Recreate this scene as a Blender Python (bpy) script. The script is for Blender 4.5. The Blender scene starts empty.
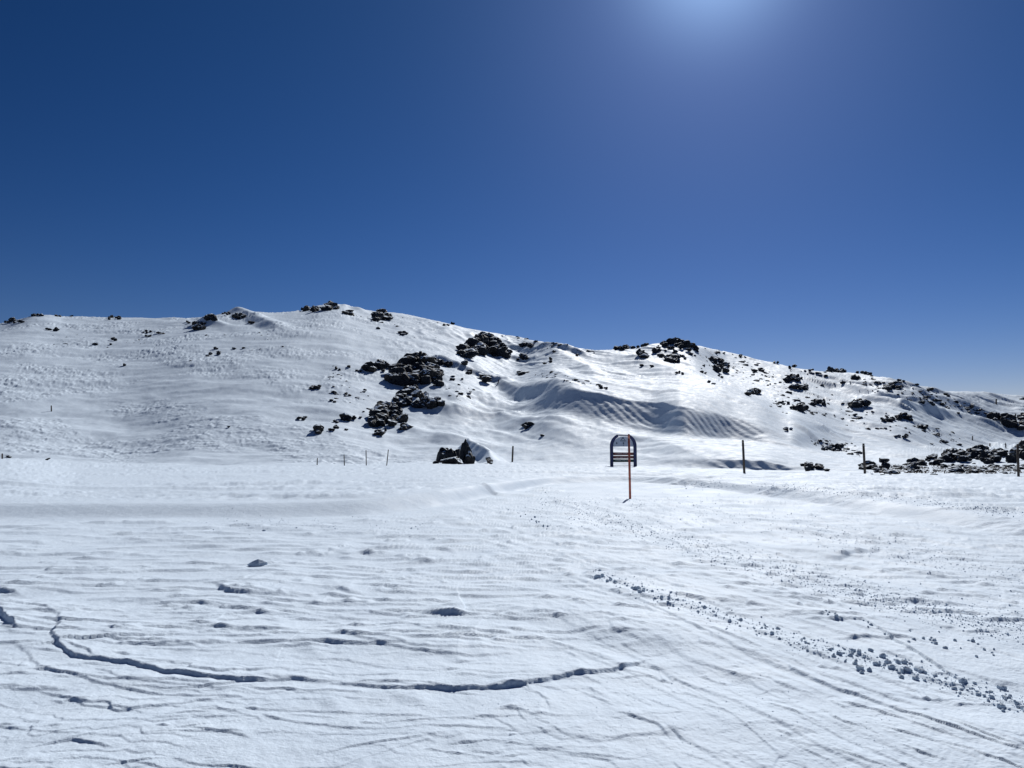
import bpy, bmesh, math, random
import numpy as np
from mathutils import Vector, Matrix, noise as mnoise
random.seed(7)
R = math.radians
scn = bpy.context.scene
COL = scn.collection

# ------------------------------------------------------------------ camera
HC = 1.6; F = 740.0; HOR = 448.0
TH = math.atan((HOR-384)/F); cT, sT = math.cos(TH), math.sin(TH)
cam = bpy.data.cameras.new('camera'); cam.sensor_width = 36; cam.lens = F/1024*36
cam.clip_start = 0.05; cam.clip_end = 20000
co = bpy.data.objects.new('camera', cam); COL.objects.link(co)
co.location = (0, 0, HC); co.rotation_euler = (math.pi/2+TH, 0, 0); scn.camera = co

def te(px, py):
    """direction of a picture point: side tangent and height tangent"""
    x = (np.asarray(px, float)-512)/F; yu = (384-np.asarray(py, float))/F
    d = cT - sT*yu
    return x/d, (sT+cT*yu)/d
def proj(X, Y, Z):
    dz = Z-HC; fw = cT*Y + sT*dz; up = -sT*Y + cT*dz
    return 512+F*X/fw, 384-F*up/fw

# ------------------------------------------------------------------ noise
rng = np.random.RandomState(3)
PERM = rng.permutation(256); PERM = np.concatenate([PERM, PERM, PERM]).astype(np.int64)
GA = rng.rand(256)*2*np.pi; GX = np.cos(GA); GY = np.sin(GA)
def perlin(x, y, seed=0):
    x = x + seed*17.31; y = y + seed*9.77
    xi = np.floor(x).astype(np.int64); yi = np.floor(y).astype(np.int64)
    xf = x-xi; yf = y-yi; xi &= 255; yi &= 255
    u = xf*xf*xf*(xf*(xf*6-15)+10); v = yf*yf*yf*(yf*(yf*6-15)+10)
    def g(i, j, a, b):
        h = PERM[PERM[i]+j]; return GX[h]*a + GY[h]*b
    n00 = g(xi, yi, xf, yf); n10 = g(xi+1, yi, xf-1, yf)
    n01 = g(xi, yi+1, xf, yf-1); n11 = g(xi+1, yi+1, xf-1, yf-1)
    a = n00+u*(n10-n00); b = n01+u*(n11-n01)
    return (a+v*(b-a))*1.45
def fbm(x, y, seed=0, octv=4, gain=.5):
    s = 0; a = 1
    for k in range(octv):
        s = s + a*perlin(x*2**k, y*2**k, seed+k*5+1); a *= gain
    return s
def sst(a, b, x):
    t = np.clip((x-a)/(b-a), 0, 1); return t*t*(3-2*t)

# ------------------------------------------------------------------ terrain curves
def pchip(xk, yk, x):
    xk = np.asarray(xk, float); yk = np.asarray(yk, float)
    h = np.diff(xk); d = np.diff(yk)/h
    m = np.zeros_like(yk)
    for i in range(1, len(xk)-1):
        if d[i-1]*d[i] > 0:
            w1 = 2*h[i]+h[i-1]; w2 = h[i]+2*h[i-1]
            m[i] = (w1+w2)/(w1/d[i-1]+w2/d[i])
    m[0] = 0; m[-1] = 0
    i = np.clip(np.searchsorted(xk, x)-1, 0, len(xk)-2)
    f = np.clip((x-xk[i])/h[i], 0, 1); hh = h[i]
    return ((2*f**3-3*f**2+1)*yk[i]+(f**3-2*f**2+f)*hh*m[i]+(-2*f**3+3*f**2)*yk[i+1]+(f**3-f**2)*hh*m[i+1])

# columns of the grid
tl = -0.76; tr = 0.76
n_in = 1340
tin = np.linspace(tl, tr, n_in)
ext = tr + (np.linspace(0, 1, 70)[1:]**1.6)*1.6
tcol = np.concatenate([-ext[::-1], tin, ext]); NC = len(tcol)
PXH = 512 + tcol*F*(cT+sT*sT/cT)      # picture x at the horizon, roughly

def curve(pts):
    xs = [p[0] for p in pts]; ys = [p[1] for p in pts]
    return pchip(xs, ys, PXH)

edge_py = curve([(-200,458),(0,458.5),(80,463),(200,465.5),(300,466),(430,463.5),(512,464),(600,466),(700,470),(800,472),(900,473),(1024,475),(1200,476)])
f1_py = curve([(-200,520),(0,519),(200,519),(350,517),(430,509),(500,495),(560,484),(620,482),(700,488),(800,503),(900,520),(1024,538),(1250,575)])
f2_py = curve([(-200,503),(0,503),(200,503),(350,500),(430,491),(500,482),(560,476.5),(620,476),(700,480),(800,490),(900,503),(1024,519),(1250,545)])
# picture rows of the hill's break lines and the ground slope that leads up to each of them
H = {}
#        px :  (py H1b, slope) (H2) (H3) (H4) (H5) (SK)
H = {
 -300: [(458,.10),(433,.19),(400,.26),(362,.28),(338,.28),(319,.26)],
    0: [(456,.10),(433,.19),(400,.26),(362,.28),(338,.28),(319,.26)],
  110: [(458,.10),(433,.19),(400,.26),(362,.28),(336,.28),(318,.26)],
  200: [(459,.10),(434,.19),(400,.26),(360,.28),(335,.28),(318,.26)],
  250: [(459,.10),(434,.19),(400,.26),(360,.28),(333,.28),(312.5,.26)],
  330: [(459,.10),(434,.17),(400,.26),(360,.28),(328,.29),(304,.27)],
  400: [(458,.10),(432,.15),(398,.26),(358,.28),(334,.26),(314,.25)],
  450: [(457,.09),(430,.15),(394,.27),(362,.24),(342,.25),(324,.25)],
  512: [(457,.09),(422,.14),(387,.22),(368,.20),(352,.23),(338,.24)],
  560: [(459,.09),(416,.20),(389,.36),(374,.17),(360,.20),(347,.23)],
  600: [(460,.10),(422,.18),(396,.46),(378,.16),(364,.19),(351,.21)],
  650: [(461,.12),(432,.13),(403,.47),(374,.17),(358,.22),(344,.26)],
  690: [(461,.20),(438,.12),(408,.48),(376,.16),(360,.21),(343.5,.26)],
  730: [(459,.5),(440,.075),(416,.46),(382,.14),(368,.18),(355,.22)],
  760: [(460,.52),(442,.07),(425,.38),(392,.13),(374,.17),(360,.20)],
  790: [(466,.35),(447,.07),(434,.22),(400,.13),(380,.16),(365,.19)],
  850: [(469,.04),(450,.04),(430,.12),(405,.15),(386,.16),(372,.17)],
  900: [(470,.03),(450,.035),(430,.12),(410,.15),(395,.16),(382,.17)],
  960: [(472,.015),(449,.022),(432,.12),(414,.15),(402,.16),(391,.16)],
 1024: [(472,.012),(448,.018),(432,.12),(417,.14),(406,.15),(395,.15)],
 1300: [(472,.012),(448,.018),(436,.12),(424,.14),(414,.15),(408,.15)],
}
ks = sorted(H)
Yc = []; Zc = []
def add_curve(Y, Z): Yc.append(Y); Zc.append(Z)
def kof(py): return te(0, py)[1]
Y0 = np.full(NC, 1.2); add_curve(Y0, Y0*0)
Y1 = -HC/kof(f1_py); add_curve(Y1, Y1*0)
band_slope = 0.15+.05*np.exp(-((PXH-450)/90)**2)
k2 = kof(f2_py); Y2 = (-HC-band_slope*Y1)/(k2-band_slope); Z2 = band_slope*(Y2-Y1)
add_curve(Y2, Z2)
ke = kof(edge_py); Ye = (0.12-HC)/kof(np.maximum(edge_py, 464.2)); add_curve(Ye, HC+ke*Ye)
kd = kof(edge_py+.8); Yd = Ye+12; add_curve(Yd, HC+kd*Yd-.25)
k1 = kof(edge_py-1.2); Yh = Ye+24; Zh = HC+k1*Yh; add_curve(Yh, Zh)
# march the break lines per table column, then interpolate
kx = np.array(ks, float)
YhK = np.interp(kx, PXH, Yh); ZhK = np.interp(kx, PXH, Zh)
res = []
Yp, Zp = YhK.copy(), ZhK.copy()
for j in range(6):
    py = np.array([H[k][j][0] for k in ks]); sl = np.array([H[k][j][1] for k in ks])
    kk = te(0, py)[1]
    Y = (Zp - sl*Yp - HC)/(kk - sl)
    Y = np.maximum(Y, Yp+1.3)
    Z = HC+kk*Y
    res.append((kk, Y)); Yp, Zp = Y, Z
sky_fine = curve([(-300,330),(-60,328),(0,322.5),(12,319),(25,316),(40,315),(60,317),(110,317.5),(180,318.5),(200,317),(222,313.5),(240,312.5),(270,313),(300,310.5),(318,305.5),(340,304.5),(352,308),(375,311.5),(400,314),(440,322),(470,329),(500,334),(520,338),(560,345),(600,350.5),(615,350),(640,348),(655,344),(680,343),(700,346),(740,355),(780,364),(815,371),(860,373.5),(885,378),(920,386),(950,391.5),(975,392),(1000,394),(1024,396.5),(1300,408)])
for j, (kk, Y) in enumerate(res):
    kj = pchip(kx, kk, PXH); Yj = pchip(kx, Y, PXH)
    if j == 5: kj = te(0, sky_fine)[1]
    add_curve(Yj, HC+kj*Yj)
SKI = len(Yc)-1
Ys, Zs = Yc[-1], Zc[-1]
add_curve(Ys+25, Zs-1.5); add_curve(Ys+120, Zs-22); add_curve(Ys+500, Zs*0.25-25); add_curve(Ys*0+1500, Ys*0-60); add_curve(Ys*0+9000, Ys*0-260)
Yk = np.array(Yc); Zk = np.array(Zc); K = len(Yk)
# smooth the kinks between columns a little
hh = np.diff(Yk, axis=0); dd = np.diff(Zk, axis=0)/hh
M = np.zeros_like(Yk)
for i in range(1, K-1):
    same = dd[i-1]*dd[i] > 0
    w1 = 2*hh[i]+hh[i-1]; w2 = hh[i]+2*hh[i-1]
    with np.errstate(all='ignore'):
        M[i] = np.where(same, (w1+w2)/(w1/dd[i-1]+w2/dd[i]), 0)
M[SKI] = (Zs-HC)/Ys
rowsper = [520, 60, 70, 8, 8, 22, 60, 70, 62, 44, 50, 10, 8, 10, 8, 8]
Yr = []; Zr = []
for k in range(K-1):
    n = rowsper[k]
    for i in range(n):
        f = i/n
        if k == 0:
            # dense between 3.2 m and the band; a few rows nearer the camera
            if i < 20: Y = 1.2 + (3.2-1.2)*i/20
            else: Y = 1/(1/3.2 + (1/Yk[1]-1/3.2)*(i-20)/(n-20))
        else:
            Y = 1/(1/Yk[k]+(1/Yk[k+1]-1/Yk[k])*f)
        ff = (Y-Yk[k])/hh[k]
        Z = (2*ff**3-3*ff**2+1)*Zk[k]+(ff**3-2*ff**2+ff)*hh[k]*M[k]+(-2*ff**3+3*ff**2)*Zk[k+1]+(ff**3-ff**2)*hh[k]*M[k+1]
        Yr.append(Y*np.ones(NC)); Zr.append(Z)
Yr.append(Yk[-1]); Zr.append(Zk[-1])
YG = np.array(Yr); ZG = np.array(Zr); XG = YG*tcol[None, :]
NR = YG.shape[0]
ZB = ZG.copy()

# ---- picture point -> ground point on the grid
def hit(px, py, Zarr=None, skyclamp=True):
    Za = ZG if Zarr is None else Zarr
    t, e = te(px, py); t = float(t); e = float(e)
    c = int(np.clip(np.searchsorted(tcol, t), 1, NC-1))
    ez = (Za[20:, c]-HC)/YG[20:, c]
    idx = np.nonzero(ez >= e)[0]
    if len(idx) == 0 or YG[20+idx[0], c] > YG[SKROW, c]+60:
        i = 20+int(np.argmax(ez[:SKROW+30-20])); Y = YG[i, c]
        return Vector((Y*t, Y, float(Za[i, c]))), False
    i = idx[0]
    if i == 0: Y = YG[20, c]
    else:
        a, b = ez[i-1], ez[i]; w = (e-a)/(b-a) if b > a else 0
        Y = YG[20+i-1, c]*(1-w)+YG[20+i, c]*w
    return Vector((Y*t, Y, HC+e*Y)), True
SKROW = sum(rowsper[:SKI])
def ground_z(X, Y):
    t = X/Y; c = int(np.clip(np.searchsorted(tcol, t), 1, NC-1))
    w = (t-tcol[c-1])/(tcol[c]-tcol[c-1])
    z = 0
    for cc, ww in ((c-1, 1-w), (c, w)):
        z += ww*np.interp(Y, YG[:, cc], ZG[:, cc])
    return float(z)

# ---- drawn features, laid on the ground
def pitch(Y): return np.where(Y < 17, Y*Y/1184*.62, np.where(Y < 60, Y*Y/1184*.55, .25+Y*.0016))
def polydist(P, X, Y):
    """signed distance (positive on the far side) and run along a polyline"""
    best = np.full(X.shape, 1e9); sd = np.zeros(X.shape); run = np.zeros(X.shape); tot = 0
    for a, b in zip(P[:-1], P[1:]):
        dx, dy = b[0]-a[0], b[1]-a[1]; L = math.hypot(dx, dy)+1e-9
        s = np.clip(((X-a[0])*dx+(Y-a[1])*dy)/(L*L), 0, 1)
        qx = X-a[0]-s*dx; qy = Y-a[1]-s*dy; d = np.hypot(qx, qy)
        sg = np.sign(dx*qy-dy*qx)
        m = d < best
        best = np.where(m, d, best); sd = np.where(m, d*sg, sd); run = np.where(m, tot+s*L, run); tot += L
    return sd, run/tot
def window(P, pad):
    xs = [p[0] for p in P]; ys = [p[1] for p in P]
    m = (XG > min(xs)-pad) & (XG < max(xs)+pad) & (YG > min(ys)-pad) & (YG < max(ys)+pad)
    return m
def scarp(pts, hs, back=1.0, face=.6, base=None):
    """a step that faces the camera: sharp lip, gentle back. pts from left to right in the picture"""
    P = [hit(x, y, ZB)[0] for x, y in pts]; P = [(p.x, p.y) for p in P]
    m = window(P, back*3.2)
    X = XG[m]; Y = YG[m]
    wob = .014*perlin(X*3.5, Y*3.5, 4)+.014*perlin(X*9, Y*9, 5) + .004*perlin(X*22, Y*22, 6)
    sd, s = polydist(P, X, Y); sd = sd + wob
    hs = [0]+list(hs[1:-1])+[0]; kn = np.linspace(0, 1, len(hs)); Lp = sum(math.hypot(b[0]-a[0], b[1]-a[1]) for a, b in zip(P[:-1], P[1:])); tp = min(.3, .45*back/Lp); kn[1] = tp; kn[-2] = 1-tp; kn[1:-1] = np.linspace(tp, 1-tp, len(kn)-2)
    hv = np.interp(s, kn, hs)
    # end fade
    hv = hv*(1-0*s)
    w = max(hs)*face
    kd_ = abs(P[-1][0]-P[0][0])/(math.hypot(P[-1][0]-P[0][0], P[-1][1]-P[0][1])+1e-9)
    w = np.maximum(w, 1.9*pitch(Y)*(.35+.65*kd_))
    up = sst(-w, 0, sd)*np.exp(-np.maximum(sd, 0)/back)
    # fade past the ends
    ex = np.minimum(s, 1-s)
    endd = np.where((s <= 0) | (s >= 1), np.exp(-(np.abs(sd)/(back*.35))**2), 1)
    ZG[m] += hv*up*endd*(1+.35*perlin(X*6, Y*2, 44))
def ridge(pts, hs, near, far, base=None):
    P = [hit(x, y, ZB)[0] for x, y in pts]; P = [(p.x, p.y) for p in P]
    m = window(P, max(near, far)*1.2)
    X = XG[m]; Y = YG[m]; sd, s = polydist(P, X, Y)
    sd = sd + near*.12*perlin(X/near/1.5, Y/near/1.5, 8)
    hv = np.interp(s, np.linspace(0, 1, len(hs)), hs)
    near_p = np.clip(1+sd/near, 0, 1)**1.15; far_p = np.clip(1-sd/far, 0, 1); far_p = far_p*far_p*(3-2*far_p)
    ZG[m] += hv*np.where(sd < 0, near_p, far_p)

def saw(X, Y, ang, lam, A, seed, warp=.8, e=.07, stretch=6, thr=.0, soft=.35):
    """ang = direction of the ridge lines (0 = across the view, along +X)"""
    ca, sa = math.cos(ang), math.sin(ang)
    u = X*ca+Y*sa; v = -X*sa+Y*ca
    ph = v/lam + warp*fbm(u/(lam*stretch*.6), v/(lam*3), seed, 4, .55)
    ci = np.floor(ph); s = ph-ci
    e = np.clip(np.maximum(e, 1.5*pitch(Y)*(.3+.7*abs(math.cos(ang)))/lam), 0, .5)
    r = np.where(s < e, s/e, 1-(s-e)/(1-e)); r = r*r*(3-2*r)*.5+r*.5
    mk = sst(thr, thr+soft, perlin(u/(lam*stretch), ci*3.7+.5, seed+9)*.8+.35*perlin(u/(lam*stretch*.35), v/lam*.4, seed+13))
    return A*r*mk

PXG, PYG = proj(XG, YG, ZB)
left_w = 1-sst(-.6, .7, XG + .45 - (12-YG)*.16)     # wind crust on the left
right_w = 1-left_w
band_m = sst(0, 1, (YG-Yk[1][None, :])/0.8+.5)
near_m = 1-band_m
fade_far = 1-sst(Ye*.9, Ye*1.02, YG)
big = fbm(XG/2.6, YG/2.0, 40, 4)
fg = YG < Yh[None, :]
Z = np.zeros_like(ZG)
# soft undulation
Z += (.035*fbm(XG/3.2, YG/2.2, 2, 3))*near_m
X_, Y_ = XG, YG
patch = sst(-.25, .35, fbm(XG/1.9, YG/1.3, 30, 3))
m = (YG < 24)
a = np.zeros_like(ZG)
x, y = XG[m], YG[m]
lw = left_w[m]; rw = right_w[m]; nm = near_m[m]; pt = patch[m]
dist = np.clip(y/9, .55, 1.5)
v = 0
v = v + lw*(saw(x, y, -.06, .62, .013, 50, .6, .05, 4, -.05, .5)*dist + saw(x, y, .05, .33, .008, 52, .7, .06, 5, -.15, .5)*(.5+pt)
      + saw(x, y, -.16, .17, .005, 57, 1.0, .10, 6, -.2)*pt*(y < 9))
v = v + rw*(saw(x, y, -1.18, .34, .010, 60, .4, .10, 14, -.1) + saw(x, y, -1.13, .9, .016, 61, .3, .06, 10, -.05)
      + saw(x, y, -.30, .45, .014, 62, .7, .08, 3.5, .05)*dist + saw(x, y, -1.2, .16, .006, 64, .4, .2, 14, -.2)
      + saw(x, y, -.1, .24, .008, 66, .9, .1, 3, .05)*dist)
v = v + .0022*fbm(x*9, y*9, 70, 3) + .0016*perlin(x*38, y*38, 75)*(.4+rw)
Zv = np.zeros_like(ZG); Zv[m] = v*nm
Z += Zv
# groomed band and the rough ground between it and the edge
midw = band_m*(1-sst(1.0, 1.25, YG/Ye[None, :]))
m = (midw > 0) & (YG < 140)
x, y = XG[m], YG[m]
trk = sst(0, 1, (y-Yk[2][None, :].repeat(NR, 0)[m])/1.2)
v = .006*fbm(x*3, y*3, 80, 3)*(.5+trk) + trk*(saw(x, y, .02, 1.5, .05, 81, .7, .12, 7, -.05)+saw(x, y, -.06, 3.4, .11, 83, .5, .1, 7, .0)
      + .05*fbm(x*1.6, y*1.0, 85, 3)*sst(-.1, .3, perlin(x/9, y/2.2, 88)))
# right of the junction: ploughed tracks running to the right
v = v + sst(2, 8, x)*(saw(x, y, -.35, 1.2, .065, 90, .6, .15, 7, -.05)+.03*fbm(x*2.2, y*1.8, 92, 3)*sst(-.2, .3, fbm(x/7, y/3, 93, 2)))
tmp = np.zeros_like(ZG); tmp[m] = v; Z += tmp*midw
# hill relief
hillw = sst(1.0, 1.35, YG/Ye[None, :])*(1-sst(1.02, 1.3, YG/Ys[None, :]))
gy, gx = np.gradient(ZB, axis=0), 1
dY = np.gradient(YG, axis=0); slope = gy/np.maximum(dY, 1e-6)
bank = sst(.34, .5, slope)*hillw*sst(520, 600, PXG)*(1-sst(780, 820, PXG))
m = hillw > 0
x, y = XG[m], YG[m]; px = PXG[m]; py = PYG[m]
leftH = 1-sst(330, 560, px)
rightH = 1-leftH
sc = np.clip(y/180, .6, 1.25)
ptc = sst(-.12, .3, fbm(x/26, y/22, 100, 3))
skd = sst(.93, 1.0, y/Ys[None, :].repeat(NR, 0)[m])
v = 0
v = v + leftH*(ptc*(saw(x, y, -.25, 1.7, .20, 101, .9, .18, 2.6, -.1)+saw(x, y, .3, 1.2, .13, 103, 1., .2, 2.4, -.1)+.10*fbm(x*.8, y*.8, 105, 3))*sc
      + .05*fbm(x*.5, y*.5, 107, 3) + .5*fbm(x/17, y/13, 109, 3))
drift = saw(x, y, -1.25, 11, 1.0, 110, .5, .35, 6, -.1, .6)+saw(x, y, -1.2, 4.5, .42, 112, .5, .35, 9, -.1, .5)+saw(x, y, -1.15, 2.2, .16, 113, .5, .4, 10, -.1, .5)
v = v + rightH*(drift*(1-bank[m])*sst(1.2, 1.8, y/Ye[None, :].repeat(NR, 0)[m])*(1-.75*skd)*np.clip(y/170, .4, 1.6)
      + .10*fbm(x*.45, y*.45, 114, 4)*sc)
v = v + sst(300, 420, px)*(1-sst(520, 600, px))*(.28*fbm(x/9, y/9, 118, 4))*(1-skd)
rip = saw(x, y, -1.3, 1.15, .085, 120, .15, .45, 16, -.7, .3)+saw(x, y, -1.25, 2.9, .05, 121, .2, .45, 12, -.4, .3)
v = v + bank[m]*rip*sst(540, 620, px)
v = v + leftH*sst(.5, .9, py/400)*.0
tmp = np.zeros_like(ZG); tmp[m] = v; Z += tmp*hillw
# far snow plains beyond the crest
Z += 6*fbm(XG/400, YG/400, 130, 4)*sst(1.6, 3, YG/Ys[None, :])
ZG += Z

# ---- named sastrugi of the foreground (picture points, step height in metres)
S = [
 ([(25,610),(45,611),(60,617),(62,626),(55,636),(60,648),(76,657),(100,661),(130,665),(165,674),(200,681),(235,684),(270,683),(300,680),(345,686)],
  [.006,.012,.016,.018,.020,.028,.030,.027,.026,.030,.031,.027,.024,.016,.010], .9),
 ([(318,684),(380,690),(420,691),(455,692),(500,689),(540,684),(570,677),(610,672),(640,664),(653,658)],
  [.006,.018,.022,.028,.032,.026,.022,.026,.03,.006], .8),
 ([(219,586),(222,590),(228,596),(245,597),(265,597),(300,598)], [0,.04,.05,.035,.02,.004], .7),
 ([(375,613),(400,615),(440,616.5),(450,617),(465,617.5),(480,616.5),(500,614)], [.01,.014,.012,.05,.06,.03,.004], .7),
 ([(320,553),(330,551),(345,555),(362,556)], [0,.035,.02,.01], .5),
 ([(360,553),(372,555),(380,554.5),(392,552.5)], [.0,.05,.03,.0], .5),
 ([(397,556),(405,558),(414,557)], [.0,.04,.0], .4),
 ([(412,560),(423,562.5),(434,563),(446,561.5)], [.0,.055,.04,.0], .6),
 ([(-14,604),(0,613),(8,622),(19,633)], [0,.06,.05,.01], .6),
 ([(-20,588),(0,592),(15,594),(28,597)], [.02,.04,.035,.01], .6),
 ([(8,644),(25,650),(40,668),(70,674),(100,684),(130,690),(165,696),(210,698),(252,700)], [.004,.008,.008,.011,.012,.012,.012,.010,.014], .4),
 ([(30,690),(60,696),(90,706),(130,710),(150,716)], [.008,.012,.012,.01,.004], .4),
 ([(95,668),(120,680),(180,688),(240,692),(262,694)], [.004,.008,.009,.008,.004], .3),
 ([(18,751),(45,747),(72,743),(95,746),(118,752)], [.004,.012,.016,.012,.004], .5),
 ([(175,631),(210,629),(250,632),(298,633)], [.004,.012,.015,.008], .6),
 ([(185,652),(210,653),(237,652)], [.006,.01,.006], .4),
 ([(325,632),(360,641),(395,648),(430,655),(475,659),(520,654)], [.006,.013,.014,.018,.014,.004], .6),
 ([(330,636),(380,640),(430,652),(470,651),(505,650)], [.004,.008,.012,.014,.005], .4),
 ([(300,660),(345,660),(400,672),(450,676)], [.004,.008,.006,.004], .4),
 ([(325,590),(340,589),(350,594),(370,596)], [.008,.04,.02,.005], .6),
 ([(300,604),(320,605),(345,603),(376,601)], [.008,.016,.016,.006], .5),
 ([(390,622),(410,626),(430,633),(480,634),(520,637)], [.004,.012,.015,.014,.004], .5),
 ([(470,632),(500,630),(540,632)], [.005,.010,.004], .4),
 ([(490,711),(520,713),(552,722)], [.012,.012,.004], .3),
 ([(535,730),(560,740)], [.01,.004], .25),
 ([(614,715),(640,723),(660,730),(675,741)], [.006,.012,.014,.005], .3),
 ([(560,575),(600,590),(640,604),(690,628),(740,650)], [.005,.012,.012,.014,.008], .3),
 ([(740,650),(780,664),(820,683),(870,701),(930,722),(980,738),(1040,758)], [.008,.011,.012,.013,.014,.015,.015], .3),
 ([(760,660),(810,676),(862,692)], [.006,.010,.010], .2),
 ([(760,486),(820,492),(880,497),(960,500)], [.02,.03,.03,.01], 1.2),
 ([(830,560),(850,553),(880,552),(905,556)], [.01,.05,.04,.01], .8),
 ([(700,520),(760,528),(830,538),(875,541)], [.02,.03,.03,.02], .8),
 ([(830,640),(870,638),(905,640),(935,645)], [.01,.022,.02,.005], .5),
 ([(780,572),(800,573),(820,577)], [.02,.03,.01], .5),
 ([(768,583),(785,583),(805,584)], [.02,.025,.01], .5),
]
for pts, hs, bk in S: scarp(pts, hs, bk, .55)
SROW = sum(rowsper[:2]);  rymin = YG[:SROW].min(1); rymax = YG[:SROW].max(1)
def tiny(P, hs, back):
    xs = [p[0] for p in P]; ys = [p[1] for p in P]; pad = back*2.6
    r0 = np.searchsorted(rymax, min(ys)-pad); r1 = min(SROW, np.searchsorted(rymin, max(ys)+pad))
    lo = max(min(ys)-pad, 1.3); t0 = min((min(xs)-pad)/lo, (min(xs)-pad)/(max(ys)+pad)); t1 = max((max(xs)+pad)/lo, (max(xs)+pad)/(max(ys)+pad))
    c0 = np.searchsorted(tcol, t0); c1 = np.searchsorted(tcol, t1)
    if r1-r0 < 2 or c1-c0 < 2: return
    X = XG[r0:r1, c0:c1]; Y = YG[r0:r1, c0:c1]
    sd, q = polydist(P, X, Y); sd = sd+.006*perlin(X*9, Y*9, 5)
    hv = np.interp(q, np.linspace(0, 1, len(hs)), hs); kd_ = abs(P[-1][0]-P[0][0])/(math.hypot(P[-1][0]-P[0][0], P[-1][1]-P[0][1])+1e-9)
    w = np.maximum(max(hs)*.4, 1.5*pitch(Y)*(.35+.65*kd_))
    TL_[r0:r1, c0:c1] = np.maximum(TL_[r0:r1, c0:c1], (hv*sst(-w, 0, sd)*np.exp(-np.maximum(sd, 0)/back))[:max(0, SROW-r0)])
rs_ = random.Random(21); TL_ = np.zeros((SROW, NC))
def strew(n, xr, yr, ang, asd, lr, hr, curl):
    for k in range(n):
        py = rs_.uniform(*yr); Yc_ = 1184/(py-448); px = rs_.uniform(*xr); Xc = (px-512)/F*Yc_*1.0
        if np.interp(px, PXH, f2_py)-2 < py < np.interp(px, PXH, f1_py)+2: continue
        if fbm(np.array([Xc/1.6]), np.array([Yc_/1.2]), 77, 2)[0] < -.25: continue
        L = rs_.uniform(*lr)*(.6+Yc_/16)*rs_.choice([.5, .8, 1, 1.6]); a = rs_.gauss(ang, asd); c = rs_.gauss(0, curl)*L
        P = []
        for i in range(7):
            q = i/6-.5; w_ = c*(q*q-.25)*4+rs_.gauss(0, .008)*L
            P.append((Xc+q*L*math.cos(a)-w_*math.sin(a), Yc_+q*L*math.sin(a)+w_*math.cos(a)))
        h = rs_.uniform(*hr)*(.55+Yc_/14)
        pk = rs_.choice([1, 2, 3]); hs = [0]+[h*(.5+.5*rs_.random()) for _ in range(5)]+[0]; hs[pk] = h*1.3
        tiny(P, hs, rs_.uniform(.10, .35)*(.5+Yc_/12))
strew(560, (-60, 640), (515, 640), -.10, .11, (.4, 1.9), (.012, .034), .08)
strew(260, (-60, 560), (600, 775), -.12, .14, (.3, 1.5), (.006, .018), .09)
strew(420, (480, 1060), (485, 620), -.35, .2, (.3, 1.2), (.014, .034), .06)
strew(200, (500, 1060), (560, 775), -1.05, .15, (.3, 1.2), (.007, .016), .05)
strew(90, (640, 1060), (560, 700), -.15, .15, (.15, .5), (.008, .02), .1)
def rut(x0, y0, x1, y1, h, back, bow=0, wd=.02):
    a = hit(x0, y0, ZB)[0]; b = hit(x1, y1, ZB)[0]; n = 14; P = []
    d = Vector((b.x-a.x, b.y-a.y)); nn_ = Vector((-d.y, d.x)).normalized()
    for i in range(n+1):
        q = i/n; p = Vector((a.x, a.y))+d*q+nn_*(bow*4*q*(1-q)+rs_.gauss(0, wd)); P.append((p.x, p.y))
    hs = [0]+[h*rs_.choice([.15, .5, .8, 1, 1.2]) for _ in range(12)]+[0]; tiny(P, hs, back)
for k in range(40):
    f = rs_.random(); x0 = 520+140*rs_.random(); y0 = 484+ (x0-520)*.05+rs_.uniform(0, 14)
    x1 = 1070; y1 = 540+225*f; q0 = rs_.uniform(.0, .5); q1 = rs_.uniform(.7, 1.0)
    # a line that runs straight over the ground between the two far ends, used only in part
    A_ = hit(x0, y0, ZB)[0]; B_ = hit(x1, y1, ZB)[0]
    pa = A_.lerp(B_, q0); pb = A_.lerp(B_, q1); xa, ya = proj(pa.x, pa.y, 0); xb, yb = proj(pb.x, pb.y, 0)
    rut(float(xa), float(ya), float(xb), float(yb), rs_.uniform(.014, .030)*(1+.5*(y1 < 620)), rs_.uniform(.08, .3), rs_.uniform(-.2, .3), .015)
for (x0, y0, x1, y1, h) in [(500,560,760,655,.016),(505,572,700,640,.012),(700,628,1040,758,.02),(690,632,1020,764,.012),(620,503,860,545,.03),(640,508,900,562,.025),(730,650,1040,768,.012)]:
    rut(x0, y0, x1, y1, h, .22, .03, .008)
ZG[:SROW] += TL_
# broad low dune and crossing ribs
ridge([(470,600),(520,611),(565,621),(620,634),(670,646),(720,657),(760,668)], [0,.03,.05,.055,.05,.03,0], .35, 1.6)
ridge([(292,634),(305,645),(325,664)], [.0,.012,.0], .10, .12)
ridge([(322,684),(332,705),(345,728)], [.0,.014,.0], .10, .16)
ridge([(380,690),(420,705),(440,718)], [.0,.015,.0], .10, .2)
ridge([(620,660),(700,668),(780,684),(860,712)], [0,.02,.025,0], .18, .5)

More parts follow.
